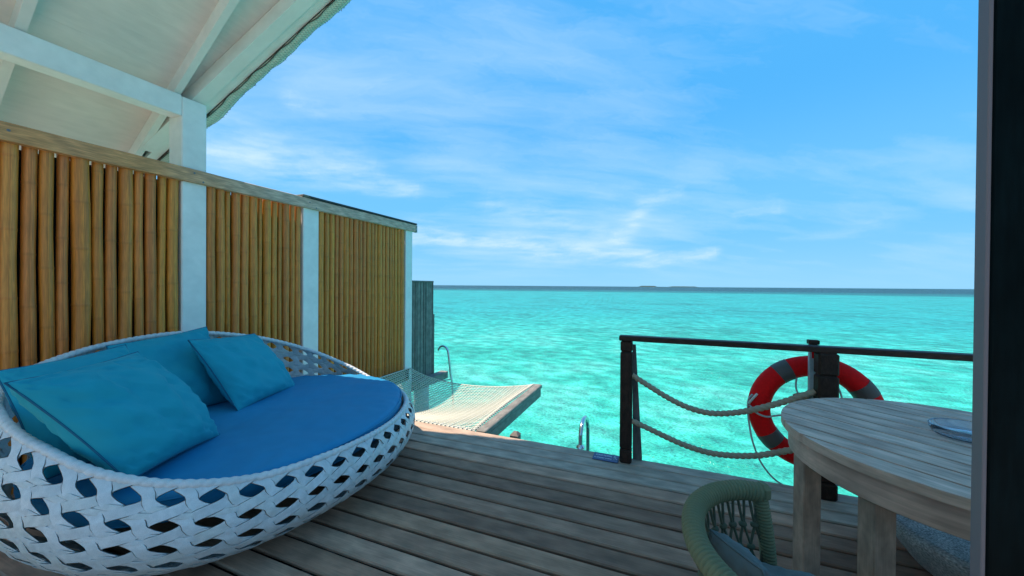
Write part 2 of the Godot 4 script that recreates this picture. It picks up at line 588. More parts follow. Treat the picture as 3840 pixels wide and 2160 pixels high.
# ------------------------------------------------------------------ deck
func build_deck() -> void:
	var deck := Node3D.new()
	deck.name = "deck"
	add_child(deck)
	struct(deck, "weathered grey timber deck of long planks over the water")
	var z := -3.17
	var k := 0
	while z < -0.31:
		var w := 0.127 + rng.randf_range(-0.003, 0.003)
		var y := rng.randf_range(-0.002, 0.001)
		var tilt := rng.randf_range(-0.006, 0.006)
		put("plank", box(Vector3(1.06, -0.0125 + y, z + w * 0.5), Vector3(10.56, 0.025, w), 0.007, Basis(Vector3.RIGHT, tilt)), M.deck_sunlit if k < 3 else M.deck[(k * 2 + rng.randi() % 2) % 5], deck)
		z += w + (0.019 if k > 1 else 0.007)
		k += 1
	put("rear_bounce_slab", box(Vector3(1.0, -0.0145, 3.2), Vector3(14.0, 0.025, 6.8), 0.003), M.bounce_slab, deck)  # added slab, unseen behind the camera, bounces sunlight into the shade
	put("side_bounce_slab", box(Vector3(-6.4, -0.0145, -1.0), Vector3(4.4, 0.025, 3.6), 0.003), M.bounce_slab, deck)  # added slab, hidden beyond the bamboo wall, bounces warm light to the ceiling
	put("plank_gap_shade", box(Vector3(1.25, -0.16, -1.6), Vector3(10.1, 0.02, 2.9), 0.002), M.under, deck)  # added dark sheet, so the gaps between planks read as black shade
	put("edge_beam", box(Vector3(1.25, -0.115, -3.12), Vector3(10.1, 0.17, 0.06), 0.004), M.joist, deck)
	for i in 20:
		put("joist", box(Vector3(-3.7 + i * 0.52, -0.09, -1.62), Vector3(0.06, 0.125, 2.9), 0.003), M.joist, deck)
	for x in [-3.6, -1.2, 1.2, 3.6, 6.0]:
		for zz in [-2.9, -0.6]:
			put("pile", rod(PackedVector3Array([Vector3(x, BED - 0.2, zz), Vector3(x, -1.0, zz), Vector3(x, -0.165, zz)]), 0.14, 14), M.pile, deck)

# ------------------------------------------------------------------ roof
func roof_y(x: float, lift := 0.0) -> float:   # underside of the rafters, sloping down to the left
	return 3.07 + 0.577 * (x + 4.0) + lift
func barge_z(x: float) -> float:
	return -2.073 - 0.115 * (x + 3.891)

func build_roof() -> void:
	var roof := thing("thatched_roof", "white painted roof underside with rafters, tall post and netted thatch edge", "roof")
	var ridge := 0.2
	# ceiling boards, running out to the raking edge
	var s := -6.2
	var k := 0
	while s < ridge:
		var x0 := s
		var x1 := minf(s + 0.172, ridge)
		var q := MB.new()
		var p := []
		for yy in [0.135, 0.155]:
			p.append_array([Vector3(x0, roof_y(x0, yy), barge_z(x0) - 0.17), Vector3(x1, roof_y(x1, yy), barge_z(x1) - 0.17), Vector3(x1, roof_y(x1, yy), 0.95), Vector3(x0, roof_y(x0, yy), 0.95)])
		q.hexa(p)
		put("ceiling_board", q, M.ceiling, roof)
		s += 0.1728
		k += 1
	# common rafters
	for i in 3:
		var z := -1.947 + 0.866 * i
		var q := MB.new()
		var p := []
		for yy in [0.0, 0.1345]:
			for e in [[-6.0, 0.026], [ridge, 0.026], [ridge, -0.026], [-6.0, -0.026]]:
				p.append(Vector3(e[0], roof_y(e[0], yy), z + 0.078 * (e[0] + 3.93) + e[1]))
		q.hexa(p)
		put("rafter", q, M.white, roof)
	# raking barge rafter and its soffit strip
	var bg := MB.new()
	var sf := MB.new()
	var pb := []
	var ps := []
	for yy in [0.0, 0.134]:
		for e in [[-4.66, 0.0], [ridge, 0.0], [ridge, -0.105], [-4.66, -0.105]]:
			pb.append(Vector3(e[0], roof_y(e[0], yy - 0.004), barge_z(e[0]) + e[1]))
	for yy in [0.018, 0.05]:
		for e in [[-6.0, -0.107], [ridge, -0.107], [ridge, -0.205], [-6.0, -0.185]]:
			ps.append(Vector3(e[0], roof_y(e[0], yy), barge_z(e[0]) + e[1]))
	bg.hexa(pb); sf.hexa(ps)
	put("barge_rafter", bg, M.white, roof)
	put("soffit_strip", sf, M.white, roof)
	# wall plate and the tall post
	put("wall_plate", box(Vector3(-4.02, 2.975, -0.67), Vector3(0.14, 0.185, 2.6), 0.006), M.white, roof)
	put("post", box(Vector3(-4.05, 1.43, -2.068), Vector3(0.2, 3.26, 0.194), 0.008), M.white, roof)
	# thatch: left slope and unseen right slope, cut short to let in light
	var th := MB.new()
	var p2 := []
	for yy in [0.16, 0.46]:
		for e in [[-6.3, 1.0], [ridge, 1.0], [ridge, barge_z(ridge) - 0.19], [-6.3, barge_z(-6.3) - 0.19]]:
			p2.append(Vector3(e[0], roof_y(e[0], yy), e[1]))
	th.hexa(p2)
	put("thatch", th, M.thatch, roof)
	var tr := MB.new()
	p2 = []
	for yy in [0.16, 0.46]:
		for e in [[ridge, 1.0], [0.5, 1.0], [0.5, barge_z(-0.1) - 0.19], [ridge, barge_z(ridge) - 0.19]]:
			p2.append(Vector3(e[0], roof_y(2.0 * ridge - e[0], yy) if e[0] > ridge else roof_y(ridge, yy), e[1]))
	tr.hexa(p2)
	put("thatch", tr, M.thatch, roof)
	# bundled thatch along the rake, uneven outside, with netting over it
	var n := FastNoiseLite.new()
	n.seed = 5; n.frequency = 1.6; n.fractal_octaves = 3
	var steps := 260
	var sec := func(t: float, a: float) -> Vector3:   # t along the rake, a round the roll
		var x := lerpf(-6.2, ridge, t)
		var bump := n.get_noise_1d(x * 1.7) * 0.5 + 0.25 * sin(x * 9.0 + 2.0 * n.get_noise_1d(x * 3.0))
		var out := 0.15 + 0.035 * bump
		var c := Vector3(x, roof_y(x, 0.12), barge_z(x) - 0.195)
		var sa := sin(a)
		var dz := out * maxf(0.0, sa) if sa > 0 else 0.02 * sa
		return c + Vector3(0, -cos(a) * 0.115 * (1.0 + 0.12 * bump), -dz)
	var roll := MB.new()
	var P := PackedVector3Array()
	for i in steps + 1:
		for j in 13:
			P.append(sec.call(float(i) / steps, PI * j / 12.0))
	roll.grid(P, steps, 12)
	put("thatch_roll", roll, M.thatch_edge, roof)
	var net := MB.new()
	var cells := 300
	for dirn in [-1, 1]:
		for i in cells:
			var pts := PackedVector3Array()
			for j in 6:
				var a := lerpf(0.05, PI * 0.75, j / 5.0)
				var t: float = (i + dirn * (j / 5.0 - 0.5) * 7.0) / cells
				var v: Vector3 = sec.call(t, a)
				var c := Vector3(v.x, roof_y(v.x, 0.12), barge_z(v.x) - 0.2)
				pts.append(v + (v - c).normalized() * 0.003)
			net.tube(pts, func(_k, _a): return 0.0008, 3)
	put("wire_netting", net, M.netting, roof).set_meta("kind", "stuff")
	var hem := PackedVector3Array()
	for i in 200:
		var v: Vector3 = sec.call(i / 199.0, 0.12)
		hem.append(v + Vector3(0, -0.004 + 0.004 * sin(i * 1.3), 0.012 + 0.006 * sin(i * 0.7)))
	put("netting_hem", rod(hem, 0.0045, 5), M.netting, roof)
	# loose straw ends sticking out of the rake
	var st := MB.new()
	for i in 1500:
		var t := rng.randf()
		var a := rng.randf_range(1.2, 2.6)
		var v: Vector3 = sec.call(t, a)
		var d := Vector3(rng.randf_range(-0.4, 0.4), rng.randf_range(-0.5, 0.3), -1).normalized() * rng.randf_range(0.006, 0.022)
		var sd := Vector3(0.004, 0.002, 0)
		st.poly([v - sd, v + sd, v + d], v - Vector3(0, 1, 0))
	put("straw_end", st, M.thatch, roof).set_meta("kind", "stuff")

# ------------------------------------------------------------------ house round the camera
func build_house() -> void:
	var h := thing("villa_room", "dark doorway edge of the villa room at the right", "room")
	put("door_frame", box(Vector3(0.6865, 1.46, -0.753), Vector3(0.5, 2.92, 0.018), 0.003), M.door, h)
	put("door_edge", box(Vector3(0.4330, 1.46, -0.753), Vector3(0.005, 2.92, 0.021), 0.001), M.door_lit_face, h)  # side face of the frame, coloured lighter as if lit from outdoors
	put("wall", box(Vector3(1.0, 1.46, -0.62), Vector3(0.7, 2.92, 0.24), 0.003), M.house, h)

# ------------------------------------------------------------------ bamboo privacy wall
func pole_mesh(h: float, r: float) -> MB:
	var b := MB.new()
	var rows := 30
	var nodes := []
	var y := rng.randf_range(0.1, 0.35)
	while y < h:
		nodes.append(y)
		y += rng.randf_range(0.3, 0.52)
	var lean := rng.randf_range(-0.006, 0.006)
	var ph := rng.randf() * TAU
	var taper := rng.randf_range(-0.06, 0.06)
	var tone := rng.randf_range(0.84, 1.12)
	var hue := rng.randf_range(-0.12, 0.12)
	var base := Color(1.0 * tone, 0.315 * tone * (1 + hue * 0.6), 0.045 * tone * (1 - hue))
	var P := PackedVector3Array()
	var K := PackedColorArray()
	var ys := []
	for i in rows + 1:
		ys.append(h * i / rows)
	for q in nodes:
		ys.append_array([q - 0.014, q - 0.004, q + 0.004, q + 0.014])
	ys.sort()
	var bend := PackedVector2Array()
	for yy in ys:
		var ring := 0.0
		for q in nodes:
			ring = maxf(ring, exp(-pow((yy - q) / 0.009, 2.0)))
		var rr: float = r * (1.0 + taper * (yy / h - 0.5) + 0.04 * ring + 0.035 * sin(yy * 4.3 + ph) + 0.02 * sin(yy * 9.7 + ph * 2.3))
		var cx: float = 0.006 * sin(yy * 2.9 + ph) + lean * (yy / h - 0.5)
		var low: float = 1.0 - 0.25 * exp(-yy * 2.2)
		for j in 13:
			var a := TAU * (j % 12) / 12.0
			P.append(Vector3(cos(a) * rr + cx, yy, sin(a) * rr + cx))
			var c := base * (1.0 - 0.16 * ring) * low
			var streak: float = 0.9 + 0.2 * sin(j * 2.4 + ph + yy * 0.8)
			K.append(Color(c.r * streak, c.g * streak, c.b * streak))
	b.grid(P, ys.size() - 1, 12, false, true, K)
	return b

func build_bamboo_wall() -> void:
	var wall := thing("bamboo_wall", "bamboo pole privacy wall with weathered timber rail beside the daybed", "wall", Vector3(-3.99, 0, 0))
	for span in [[-0.35, -1.965, 19], [-2.172, -3.172, 13], [-3.4, -5.08, 21]]:
		var count: int = span[2]
		var wsum := 0.0
		var ws := []
		for i in count:
			var w := rng.randf_range(0.72, 1.3)
			ws.append(w)
			wsum += w
		var z: float = span[0]
		var total: float = span[0] - span[1]
		for i in count:
			var w: float = ws[i] / wsum * total
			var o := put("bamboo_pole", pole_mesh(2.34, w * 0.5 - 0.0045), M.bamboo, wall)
			o.position = Vector3(rng.randf_range(-0.006, 0.004), -0.01, z - w * 0.5)
			z -= w
	# two shorter white posts
	put("post", box(Vector3(-0.05, 0.21, -3.286), Vector3(0.18, 4.43, 0.216), 0.006), M.white, wall)
	put("post", box(Vector3(-0.05, 0.21, -5.18), Vector3(0.18, 4.43, 0.18), 0.006), M.white, wall)
	put("pole_gap_shade", box(Vector3(-0.085, 1.15, -2.9), Vector3(0.03, 2.3, 5.0), 0.003), M.under, wall)  # added near-black board, stands in for the deep shade between poles
	# the rail, tan under the roof and bleached grey outside
	var rail := MB.new()
	var P := PackedVector3Array()
	var K := PackedColorArray()
	var nn := FastNoiseLite.new()
	nn.seed = 3; nn.frequency = 0.9
	var prof := [[0.036, 2.305], [0.040, 2.309], [0.067, 2.309], [0.071, 2.313], [0.071, 2.424], [0.066, 2.43], [0.020, 2.43]]
	for i in 61:
		var z := lerpf(-0.3, -5.32, i / 60.0)
		var grey := smoothstep(-1.5, -3.0, z)
		for q in prof:
			P.append(Vector3(q[0] + 0.0015 * nn.get_noise_2d(z * 4.0, q[1] * 9.0), q[1] + 0.003 * nn.get_noise_1d(z * 2.0), z))
			K.append(Color(0.92, 0.40, 0.15).lerp(Color(0.86, 0.56, 0.42), clampf(grey + 0.2 * nn.get_noise_1d(z * 3.0), 0, 1)))
	rail.grid(P, 60, prof.size() - 1, false, false, K)
	put("top_rail", rail, M.rail_tan, wall)
	var e := MB.new()
	e.tint = Color(0.42, 0.41, 0.37)
	e.bbox(Vector3(0.053, 2.367, -5.335), Vector3(0.044, 0.126, 0.05), 0.004)
	put("rail_end", e, M.rail_tan, wall)
	var capb := MB.new()
	capb.tint = Color(0.045, 0.05, 0.055)
	capb.bbox(Vector3(-0.02, 2.447, -4.28), Vector3(0.21, 0.022, 2.13), 0.004)
	put("cap_board", capb, M.rail_tan, wall)
	var cap2 := MB.new()
	cap2.tint = Color(0.26, 0.22, 0.18)
	cap2.bbox(Vector3(0.0, 2.447, -3.19), Vector3(0.17, 0.026, 0.1), 0.004)
	put("cap_board", cap2, M.rail_tan, wall)
	for q in [[-1.02, 2.38], [-2.05, 2.395], [-2.12, 2.33], [-3.24, 2.38], [-3.33, 2.33], [-5.33, 2.39], [-5.33, 2.34]]:
		var kn := MB.new()
		kn.lathe([Vector2(0.0, 0.0), Vector2(0.006, 0.0), Vector2(0.009, -0.002)], 10)
		var o := put("screw", kn, M.screw, wall)
		o.position = Vector3(0.0735 if q[0] > -5.3 else 0.077, q[1], q[0])
		o.rotation.z = -PI / 2
	put("bottom_beam", box(Vector3(-0.01, -0.12, -4.2), Vector3(0.1, 0.2, 2.0), 0.005), M.grey_wood, wall)

# ------------------------------------------------------------------ weathered screen beyond the wall, and its landing
func build_screen() -> void:
	var sc := thing("slat_screen", "lower weathered grey vertical slat screen beyond the end of the bamboo wall", "screen", Vector3(-3.97, 0, 0))
	var z := -5.285
	while z > -5.89:
		var w := rng.randf_range(0.018, 0.034)
		var b := MB.new()
		var t := rng.randf_range(0.55, 1.3)
		b.tint = Color(0.31 * t, 0.30 * t, 0.26 * t)
		b.bbox(Vector3(rng.randf_range(-0.008, 0.006), 0.5, z - w * 0.5), Vector3(0.025, 1.9, w * 0.94), 0.003)
		put("slat", b, M.screen, sc)
		z -= w
	var cap := MB.new()
	cap.tint = Color(0.22, 0.23, 0.22)
	cap.bbox(Vector3(0, 1.462, -5.59), Vector3(0.06, 0.03, 0.63), 0.003)
	put("cap_rail", cap, M.screen, sc)
	var st := MB.new()
	st.tint = Color(0.2, 0.2, 0.18)
	st.bbox(Vector3(-0.01, 0.5, -5.905), Vector3(0.05, 1.9, 0.03), 0.003)
	put("stile", st, M.screen, sc)
	var st2 := MB.new()
	st2.tint = Color(0.2, 0.2, 0.18)
	st2.bbox(Vector3(-0.03, 0.2, -5.96), Vector3(0.05, 1.3, 0.06), 0.003)
	put("stile", st2, M.screen, sc)
	var land := thing("swim_landing", "short timber landing beam on a pale pile behind the hammock net", "landing")
	put("beam", box(Vector3(-3.86, -0.32, -5.72), Vector3(0.16, 0.13, 0.9), 0.006), M.grey_wood, land)
	put("pile", rod(PackedVector3Array([Vector3(-3.88, BED - 0.2, -5.45), Vector3(-3.88, -1.4, -5.45), Vector3(-3.88, -0.39, -5.45)]), 0.13, 14), M.pile, land)

# ------------------------------------------------------------------ hammock net
func net_point(u: float, v: float) -> Vector3:
	var bow := 4.0 * u * (1.0 - u)
	var zf := lerpf(-5.2, -5.03, u) + 0.22 * bow
	var z := lerpf(-3.2, zf, v)
	var x := lerpf(-3.93, -1.665 - 0.03 * 4.0 * v * (1.0 - v), u)
	var y := -0.012 - 0.19 * pow(bow, 0.9) * sin(PI * 0.86 * v)
	return Vector3(x, y, z)

func build_hammock() -> void:
	var ham := thing("hammock_net", "cream rope hammock net slung over the water beside the deck", "hammock net")
	var nu := 46
	var nv := 37
	for i in range(1, nu):
		var p := PackedVector3Array()
		for k in 33:
			var q := net_point(float(i) / nu, k / 32.0)
			q.y += 0.0025 * (1 if i % 2 == 0 else -1)
			p.append(q)
		put("net_rope", rod(p, 0.0052, 5), M.cream_rope, ham)
	for j in range(1, nv):
		var p := PackedVector3Array()
		for k in 41:
			var q := net_point(k / 40.0, float(j) / nv)
			q.y += 0.0035
			p.append(q)
		put("net_rope", rod(p, 0.0052, 5), M.cream_rope, ham)
	var edge := []
	for e in [[0, 0, 1, 0], [1, 0, 1, 1], [1, 1, 0, 1], [0, 1, 0, 0]]:
		for k in 20:
			edge.append(net_point(lerpf(e[0], e[2], k / 20.0), lerpf(e[1], e[3], k / 20.0)))
	put("edge_cord", rod(PackedVector3Array(edge), 0.009, 7, true), M.cream_rope, ham)
	var lash := MB.new()
	for i in nu:
		var q := net_point((i + 0.5) / nu, 0.0)
		lash.tube(PackedVector3Array([q + Vector3(-0.012, -0.006, 0.03), q + Vector3(-0.006, 0.012, 0.012), q + Vector3(0.008, 0.010, -0.012), q + Vector3(0.014, -0.006, -0.03)]), func(_k, _a): return 0.006, 5)
	for j in nv:
		var q := net_point(1.0, (j + 0.5) / nv)
		lash.tube(PackedVector3Array([q + Vector3(0.03, -0.004, -0.012), q + Vector3(0.012, 0.014, -0.006), q + Vector3(-0.012, 0.010, 0.008), q + Vector3(-0.03, -0.004, 0.014)]), func(_k, _a): return 0.006, 5)
	put("lashing", lash, M.cream_rope, ham).set_meta("kind", "stuff")
	var fr := thing("hammock_beam", "thick weathered beam along the right side of the hammock net", "beam", Vector3(-1.6, 0, -4.13))
	put("top_board", box(Vector3(0, -0.03, 0), Vector3(0.105, 0.056, 1.84), 0.008), M.grey_wood, fr)
	put("beam", box(Vector3(-0.004, -0.118, 0), Vector3(0.085, 0.116, 1.82), 0.008), M.grey_wood, fr)
	var stub := thing("stair_post", "short timber stair post end just beyond the sunlit deck edge", "post", Vector3(-1.36, 0, -3.52))
	var b := MB.new()
	b.bbox(Vector3(0, -0.9, 0), Vector3(0.09, 1.56, 0.09), 0.006)
	put("shaft", b, M.post_wood, stub)
	var cp := MB.new()
	var s := 0.047
	cp.hexa([Vector3(-s, -0.118, -s), Vector3(s, -0.118, -s), Vector3(s, -0.118, s), Vector3(-s, -0.118, s), Vector3(-0.02, -0.088, -0.02), Vector3(0.02, -0.088, -0.02), Vector3(0.02, -0.088, 0.02), Vector3(-0.02, -0.088, 0.02)])
	put("cap", cp, M.post_wood, stub)

# ------------------------------------------------------------------ railing and its ropes
func post_mesh(w: float, d: float, top: float, grooves: Array) -> MB:
	var b := MB.new()
	var y := 0.0
	for g in grooves + [top]:
		b.bbox(Vector3(0, (y + g) * 0.5, 0), Vector3(w, g - y - 0.003, d), 0.011 if y > 0 or g < top else 0.004)
		b.bbox(Vector3(0, g, 0), Vector3(w - 0.024, 0.03, d - 0.024), 0.003)
		y = g
	return b

func lay_rope(pts: PackedVector3Array, r: float) -> MB:   # three strand laid rope
	var path := respace(pts, 0.007)
	var b := MB.new()
	b.tube(path, func(k, a): return r * (0.60 + 0.48 * absf(cos(1.5 * (a - k * 0.007 / 0.11 * TAU)))), 15)
	return b

func build_railing() -> void:
	var rl := thing("deck_railing", "dark brown timber railing with turned posts along the deck edge", "railing")
	put("top_rail", box(Vector3(1.61, 0.991, -3.075), Vector3(3.82, 0.04, 0.085), 0.006), M.rail_wood, rl)
	var o := put("post", post_mesh(0.09, 0.09, 0.969, [0.113, 0.884]), M.dark_wood, rl)
	o.position = Vector3(-0.245, 0.0, -3.087)
	o = put("post", post_mesh(0.112, 0.1, 0.969, [0.113, 0.82]), M.dark_wood, rl)
	o.position = Vector3(1.033, 0.0, -3.075)
	o = put("post", post_mesh(0.112, 0.1, 0.969, [0.113, 0.82]), M.dark_wood, rl)
	o.position = Vector3(3.0, 0.0, -3.075)
	var br := MB.new()
	br.hexa([Vector3(-0.195, 0.0, -3.2), Vector3(-0.125, 0.0, -3.2), Vector3(-0.125, 0.0, -3.15), Vector3(-0.195, 0.0, -3.15), Vector3(-0.205, 0.93, -3.17), Vector3(-0.18, 0.93, -3.17), Vector3(-0.18, 0.93, -3.14), Vector3(-0.205, 0.93, -3.14)])
	put("brace", br, M.post_wood, rl)
	var r1 := smooth_path([Vector3(-0.20, 0.70, -3.075), Vector3(-0.10, 0.64, -3.075), Vector3(0.06, 0.552, -3.075), Vector3(0.20, 0.495, -3.075), Vector3(0.36, 0.472, -3.075), Vector3(0.55, 0.508, -3.075), Vector3(0.76, 0.590, -3.08), Vector3(0.975, 0.70, -3.08)], 14)
	tag(put("swag_rope", lay_rope(r1, 0.021), M.rope), "upper thick laid rope hanging in a swag between the railing posts", "rope", "ropes of the railing")
	var r2 := smooth_path([Vector3(-0.20, 0.338, -3.075), Vector3(-0.05, 0.285, -3.075), Vector3(0.12, 0.225, -3.075), Vector3(0.27, 0.188, -3.075), Vector3(0.42, 0.178, -3.075), Vector3(0.63, 0.207, -3.075), Vector3(0.84, 0.28, -3.08), Vector3(0.975, 0.335, -3.08)], 14)
	tag(put("swag_rope", lay_rope(r2, 0.021), M.rope), "lower thick laid rope hanging in a swag between the railing posts", "rope", "ropes of the railing")

func build_ladders() -> void:
	for q in [[Vector3(-0.63, 0, -3.2), 0.20, "bright steel ladder handrail loop rising at the open deck edge", 0.36], [Vector3(-3.78, -0.45, -5.98), 0.70, "thin steel ladder handrail loop beside the far slat screen", 0.42]]:
		var at: Vector3 = q[0]
		var hh: float = q[1]
		var ln: float = q[3]
		var L := thing("ladder_handrail", q[2], "handrail", at, "steel swim ladder handrails")
		var pts := []
		if hh < 0.5:
			pts = [Vector3(0, -0.02, 0), Vector3(0, hh * 0.5, 0), Vector3(0, hh - 0.08, -0.01), Vector3(0, hh - 0.02, -0.06), Vector3(0, hh, -0.14), Vector3(0, hh - 0.025, -0.25), Vector3(0, hh - 0.11, -0.33), Vector3(0, hh - 0.4, -ln), Vector3(0, -2.2, -ln - 0.02)]
		else:
			pts = [Vector3(-0.1, hh - 0.08, 0.0), Vector3(-0.05, hh - 0.01, 0), Vector3(0.03, hh, 0), Vector3(0.1, hh - 0.06, 0), Vector3(0.13, hh - 0.2, 0), Vector3(0.17, hh - 0.5, 0), Vector3(0.22, -0.2, 0), Vector3(0.3, -1.9, 0)]
		put("rail", rod(smooth_path(pts, 8), 0.019 if hh < 0.5 else 0.02, 12, false, Vector3.RIGHT), M.steel, L)
		if hh < 0.5:
			var fl := MB.new()
			fl.lathe([Vector2(0.019, 0.03), Vector2(0.036, 0.012), Vector2(0.038, 0.0)], 16)
			put("base_flange", fl, M.steel, L)
		else:
			put("stay", rod(PackedVector3Array([Vector3(0.19, 0.1, 0), Vector3(0.1, 0.08, 0.02), Vector3(0.0, 0.06, 0.05)]), 0.012, 8), M.steel, L)

# ------------------------------------------------------------------ life ring
func torus(at: Vector3, R: float, r: float, a0: float, a1: float, n: int) -> MB:
	var p := PackedVector3Array()
	var closed := a1 - a0 > TAU - 0.01
	for i in (n if closed else n + 1):
		var a := lerpf(a0, a1, float(i) / n)
		p.append(at + Vector3(cos(a) * R, sin(a) * R, 0))
	var b := MB.new()
	b.tube(p, func(_k, _a): return r, 20, closed, Vector3.BACK)
	return b

func build_life_ring() -> void:
	var ring := thing("life_ring", "red life ring with grey bands hung on the railing post behind the table", "life ring", Vector3(1.02, 0.512, -3.24))
	put("body", torus(Vector3.ZERO, 0.332, 0.072, 0, TAU, 96), M.red, ring)
	for a in [35.0, 123.0, 219.0, 305.0]:
		put("band", torus(Vector3.ZERO, 0.332, 0.0745, deg_to_rad(a - 7.5), deg_to_rad(a + 7.5), 8), M.grey_band, ring)
	# grab line looping round the ring, tied off on the left
	var g := []
	for i in 5:
		var a := deg_to_rad(172.0 - i * 5.0)
		g.append(Vector3(cos(a) * 0.405, sin(a) * 0.405, 0.01))
	put("grab_line", rod(smooth_path([Vector3(-0.385, 0.10, 0.05), Vector3(-0.405, 0.05, 0.03), Vector3(-0.405, -0.04, 0.02), Vector3(-0.396, -0.14, 0.03), Vector3(-0.375, -0.26, 0.05), Vector3(-0.32, -0.40, 0.06), Vector3(-0.22, -0.51, 0.06), Vector3(-0.08, -0.545, 0.06), Vector3(0.08, -0.5, 0.05), Vector3(0.22, -0.36, 0.04)], 8), 0.0065, 7), M.thin_rope, ring)
	put("grab_line", rod(smooth_path([Vector3(-0.402, 0.02, 0.05), Vector3(-0.36, -0.025, 0.075), Vector3(-0.30, -0.045, 0.075), Vector3(-0.24, -0.045, 0.03), Vector3(-0.14, -0.02, 0.02), Vector3(0.0, 0.04, 0.02)], 8), 0.0065, 7), M.thin_rope, ring)
	put("grab_line", rod(smooth_path([Vector3(-0.405, 0.03, 0.045), Vector3(-0.385, 0.075, 0.07), Vector3(-0.36, 0.115, 0.078)], 6), 0.0085, 7), M.cream_rope, ring)
	put("grab_line", rod(smooth_path([Vector3(-0.11, 0.26, 0.03), Vector3(-0.12, 0.18, 0.05), Vector3(-0.10, 0.13, 0.08), Vector3(-0.03, 0.17, 0.06), Vector3(0.0, 0.22, 0.05)], 6), 0.006, 7), M.thin_rope, ring)
	put("grab_line", rod(smooth_path([Vector3(0.10, 0.26, 0.02), Vector3(0.14, 0.16, 0.03), Vector3(0.16, 0.04, 0.02)], 6), 0.006, 7), M.thin_rope, ring)
	var kn := MB.new()
	kn.tube(smooth_path([Vector3(-0.14, 0.125, 0.07), Vector3(-0.10, 0.145, 0.09), Vector3(-0.07, 0.12, 0.10), Vector3(-0.11, 0.10, 0.10), Vector3(-0.13, 0.14, 0.10), Vector3(-0.05, 0.13, 0.09)], 6), func(_k, _a): return 0.011, 8)
	put("knot", kn, M.rope, ring)
	var hold := thing("ring_holder", "white faced upright board carrying the life ring behind the railing post", "bracket", Vector3(0.985, 0, -3.155))
	put("board", box(Vector3(0, 0.80, 0), Vector3(0.05, 0.42, 0.03), 0.004), M.pile, hold)
	put("cap", box(Vector3(0, 1.025, 0), Vector3(0.062, 0.03, 0.05), 0.004), M.dark_wood, hold)
	put("red_plate", box(Vector3(0.004, 0.945, 0.0165), Vector3(0.03, 0.06, 0.003), 0.001), M.red, hold)

# ------------------------------------------------------------------ daybed
var rim_ctrl := [   # angle from the front (towards the sea positive), scale of the oval, height
	[0, 1.03, 0.43], [30, 0.965, 0.40], [60, 0.965, 0.385], [90, 1.0, 0.39], [112, 1.04, 0.54], [135, 1.05, 0.74], [155, 1.02, 0.89], [180, 1.0, 0.985],
	[205, 1.0, 0.975], [230, 1.0, 0.92], [255, 1.0, 0.86], [272, 1.02, 0.80], [290, 1.06, 0.71], [305, 1.11, 0.60], [318, 1.13, 0.52], [330, 1.11, 0.465], [345, 1.07, 0.445]]

func rim_at(phi: float) -> Vector2:   # (scale, height) at an angle in radians
	var d := fposmod(rad_to_deg(phi), 360.0)
	var n := rim_ctrl.size()
	for i in n:
		var a: Array = rim_ctrl[i]
		var b: Array = rim_ctrl[(i + 1) % n]
		var b0: float = b[0] if i + 1 < n else b[0] + 360.0
		if d >= a[0] and d <= b0:
			var p: Array = rim_ctrl[(i - 1 + n) % n]
			var q: Array = rim_ctrl[(i + 2) % n]
			var t: float = (d - a[0]) / (b0 - a[0])
			return Vector2(cubic_interpolate(a[1], b[1], p[1], q[1], t), cubic_interpolate(a[2], b[2], p[2], q[2], t))
	return Vector2(1, 0.5)

func bowl(phi: float, v: float) -> Vector3:   # point on the basket, relative to its centre on the floor
	var r := rim_at(phi)
	var out := (1.0 - 0.24 * pow(v, 5.0)) * (1.0 + 0.075 * sin(PI * pow(v, 0.8)))
	var y := lerpf(r.y, 0.025, v)
	return Vector3(0.95 * r.x * out * cos(phi), y, -1.17 * r.x * out * sin(phi))

var col_phi := PackedFloat32Array()    # angle at each hundredth of the way round
var bowl_len := PackedFloat32Array()   # length from rim to floor there

func ribbon(b: MB, pts: PackedVector3Array, nrm: PackedVector3Array, w: float, th: float) -> void:
	var P := PackedVector3Array()
	var n := pts.size()
	for k in n:
		var t := (pts[mini(k + 1, n - 1)] - pts[maxi(k - 1, 0)]).normalized()
		var s := t.cross(nrm[k]).normalized() * w * 0.5
		var q := pts[k]
		P.append(q - s)
		P.append(q - s * 0.8 + nrm[k] * th)
		P.append(q + s * 0.8 + nrm[k] * th)
		P.append(q + s)
		P.append(q - nrm[k] * th * 0.5)
		P.append(q - s)
	b.grid(P, n - 1, 5, false, true)

func on_bowl(u: float, t: float) -> Array:   # u of the way round (0..1), t metres down from the rim: [point, outward normal, length there]
	var f := fposmod(u, 1.0) * 720.0
	var i := int(f)
	var fr := f - i
	var phi := lerpf(col_phi[i], col_phi[i + 1], fr)
	var L := lerpf(bowl_len[i], bowl_len[i + 1], fr)
	var v := clampf(t / L, 0.0, 1.0)
	var p := bowl(phi, v)
	var du := bowl(phi + 0.01, v) - p
	var dv := bowl(phi, minf(v + 0.01, 1.0)) - bowl(phi, maxf(v - 0.01, 0.0))
	var nn := du.cross(dv).normalized()
	if nn.dot(Vector3(p.x, 0, p.z)) < 0.0:
		nn = -nn
	return [p, nn, L]

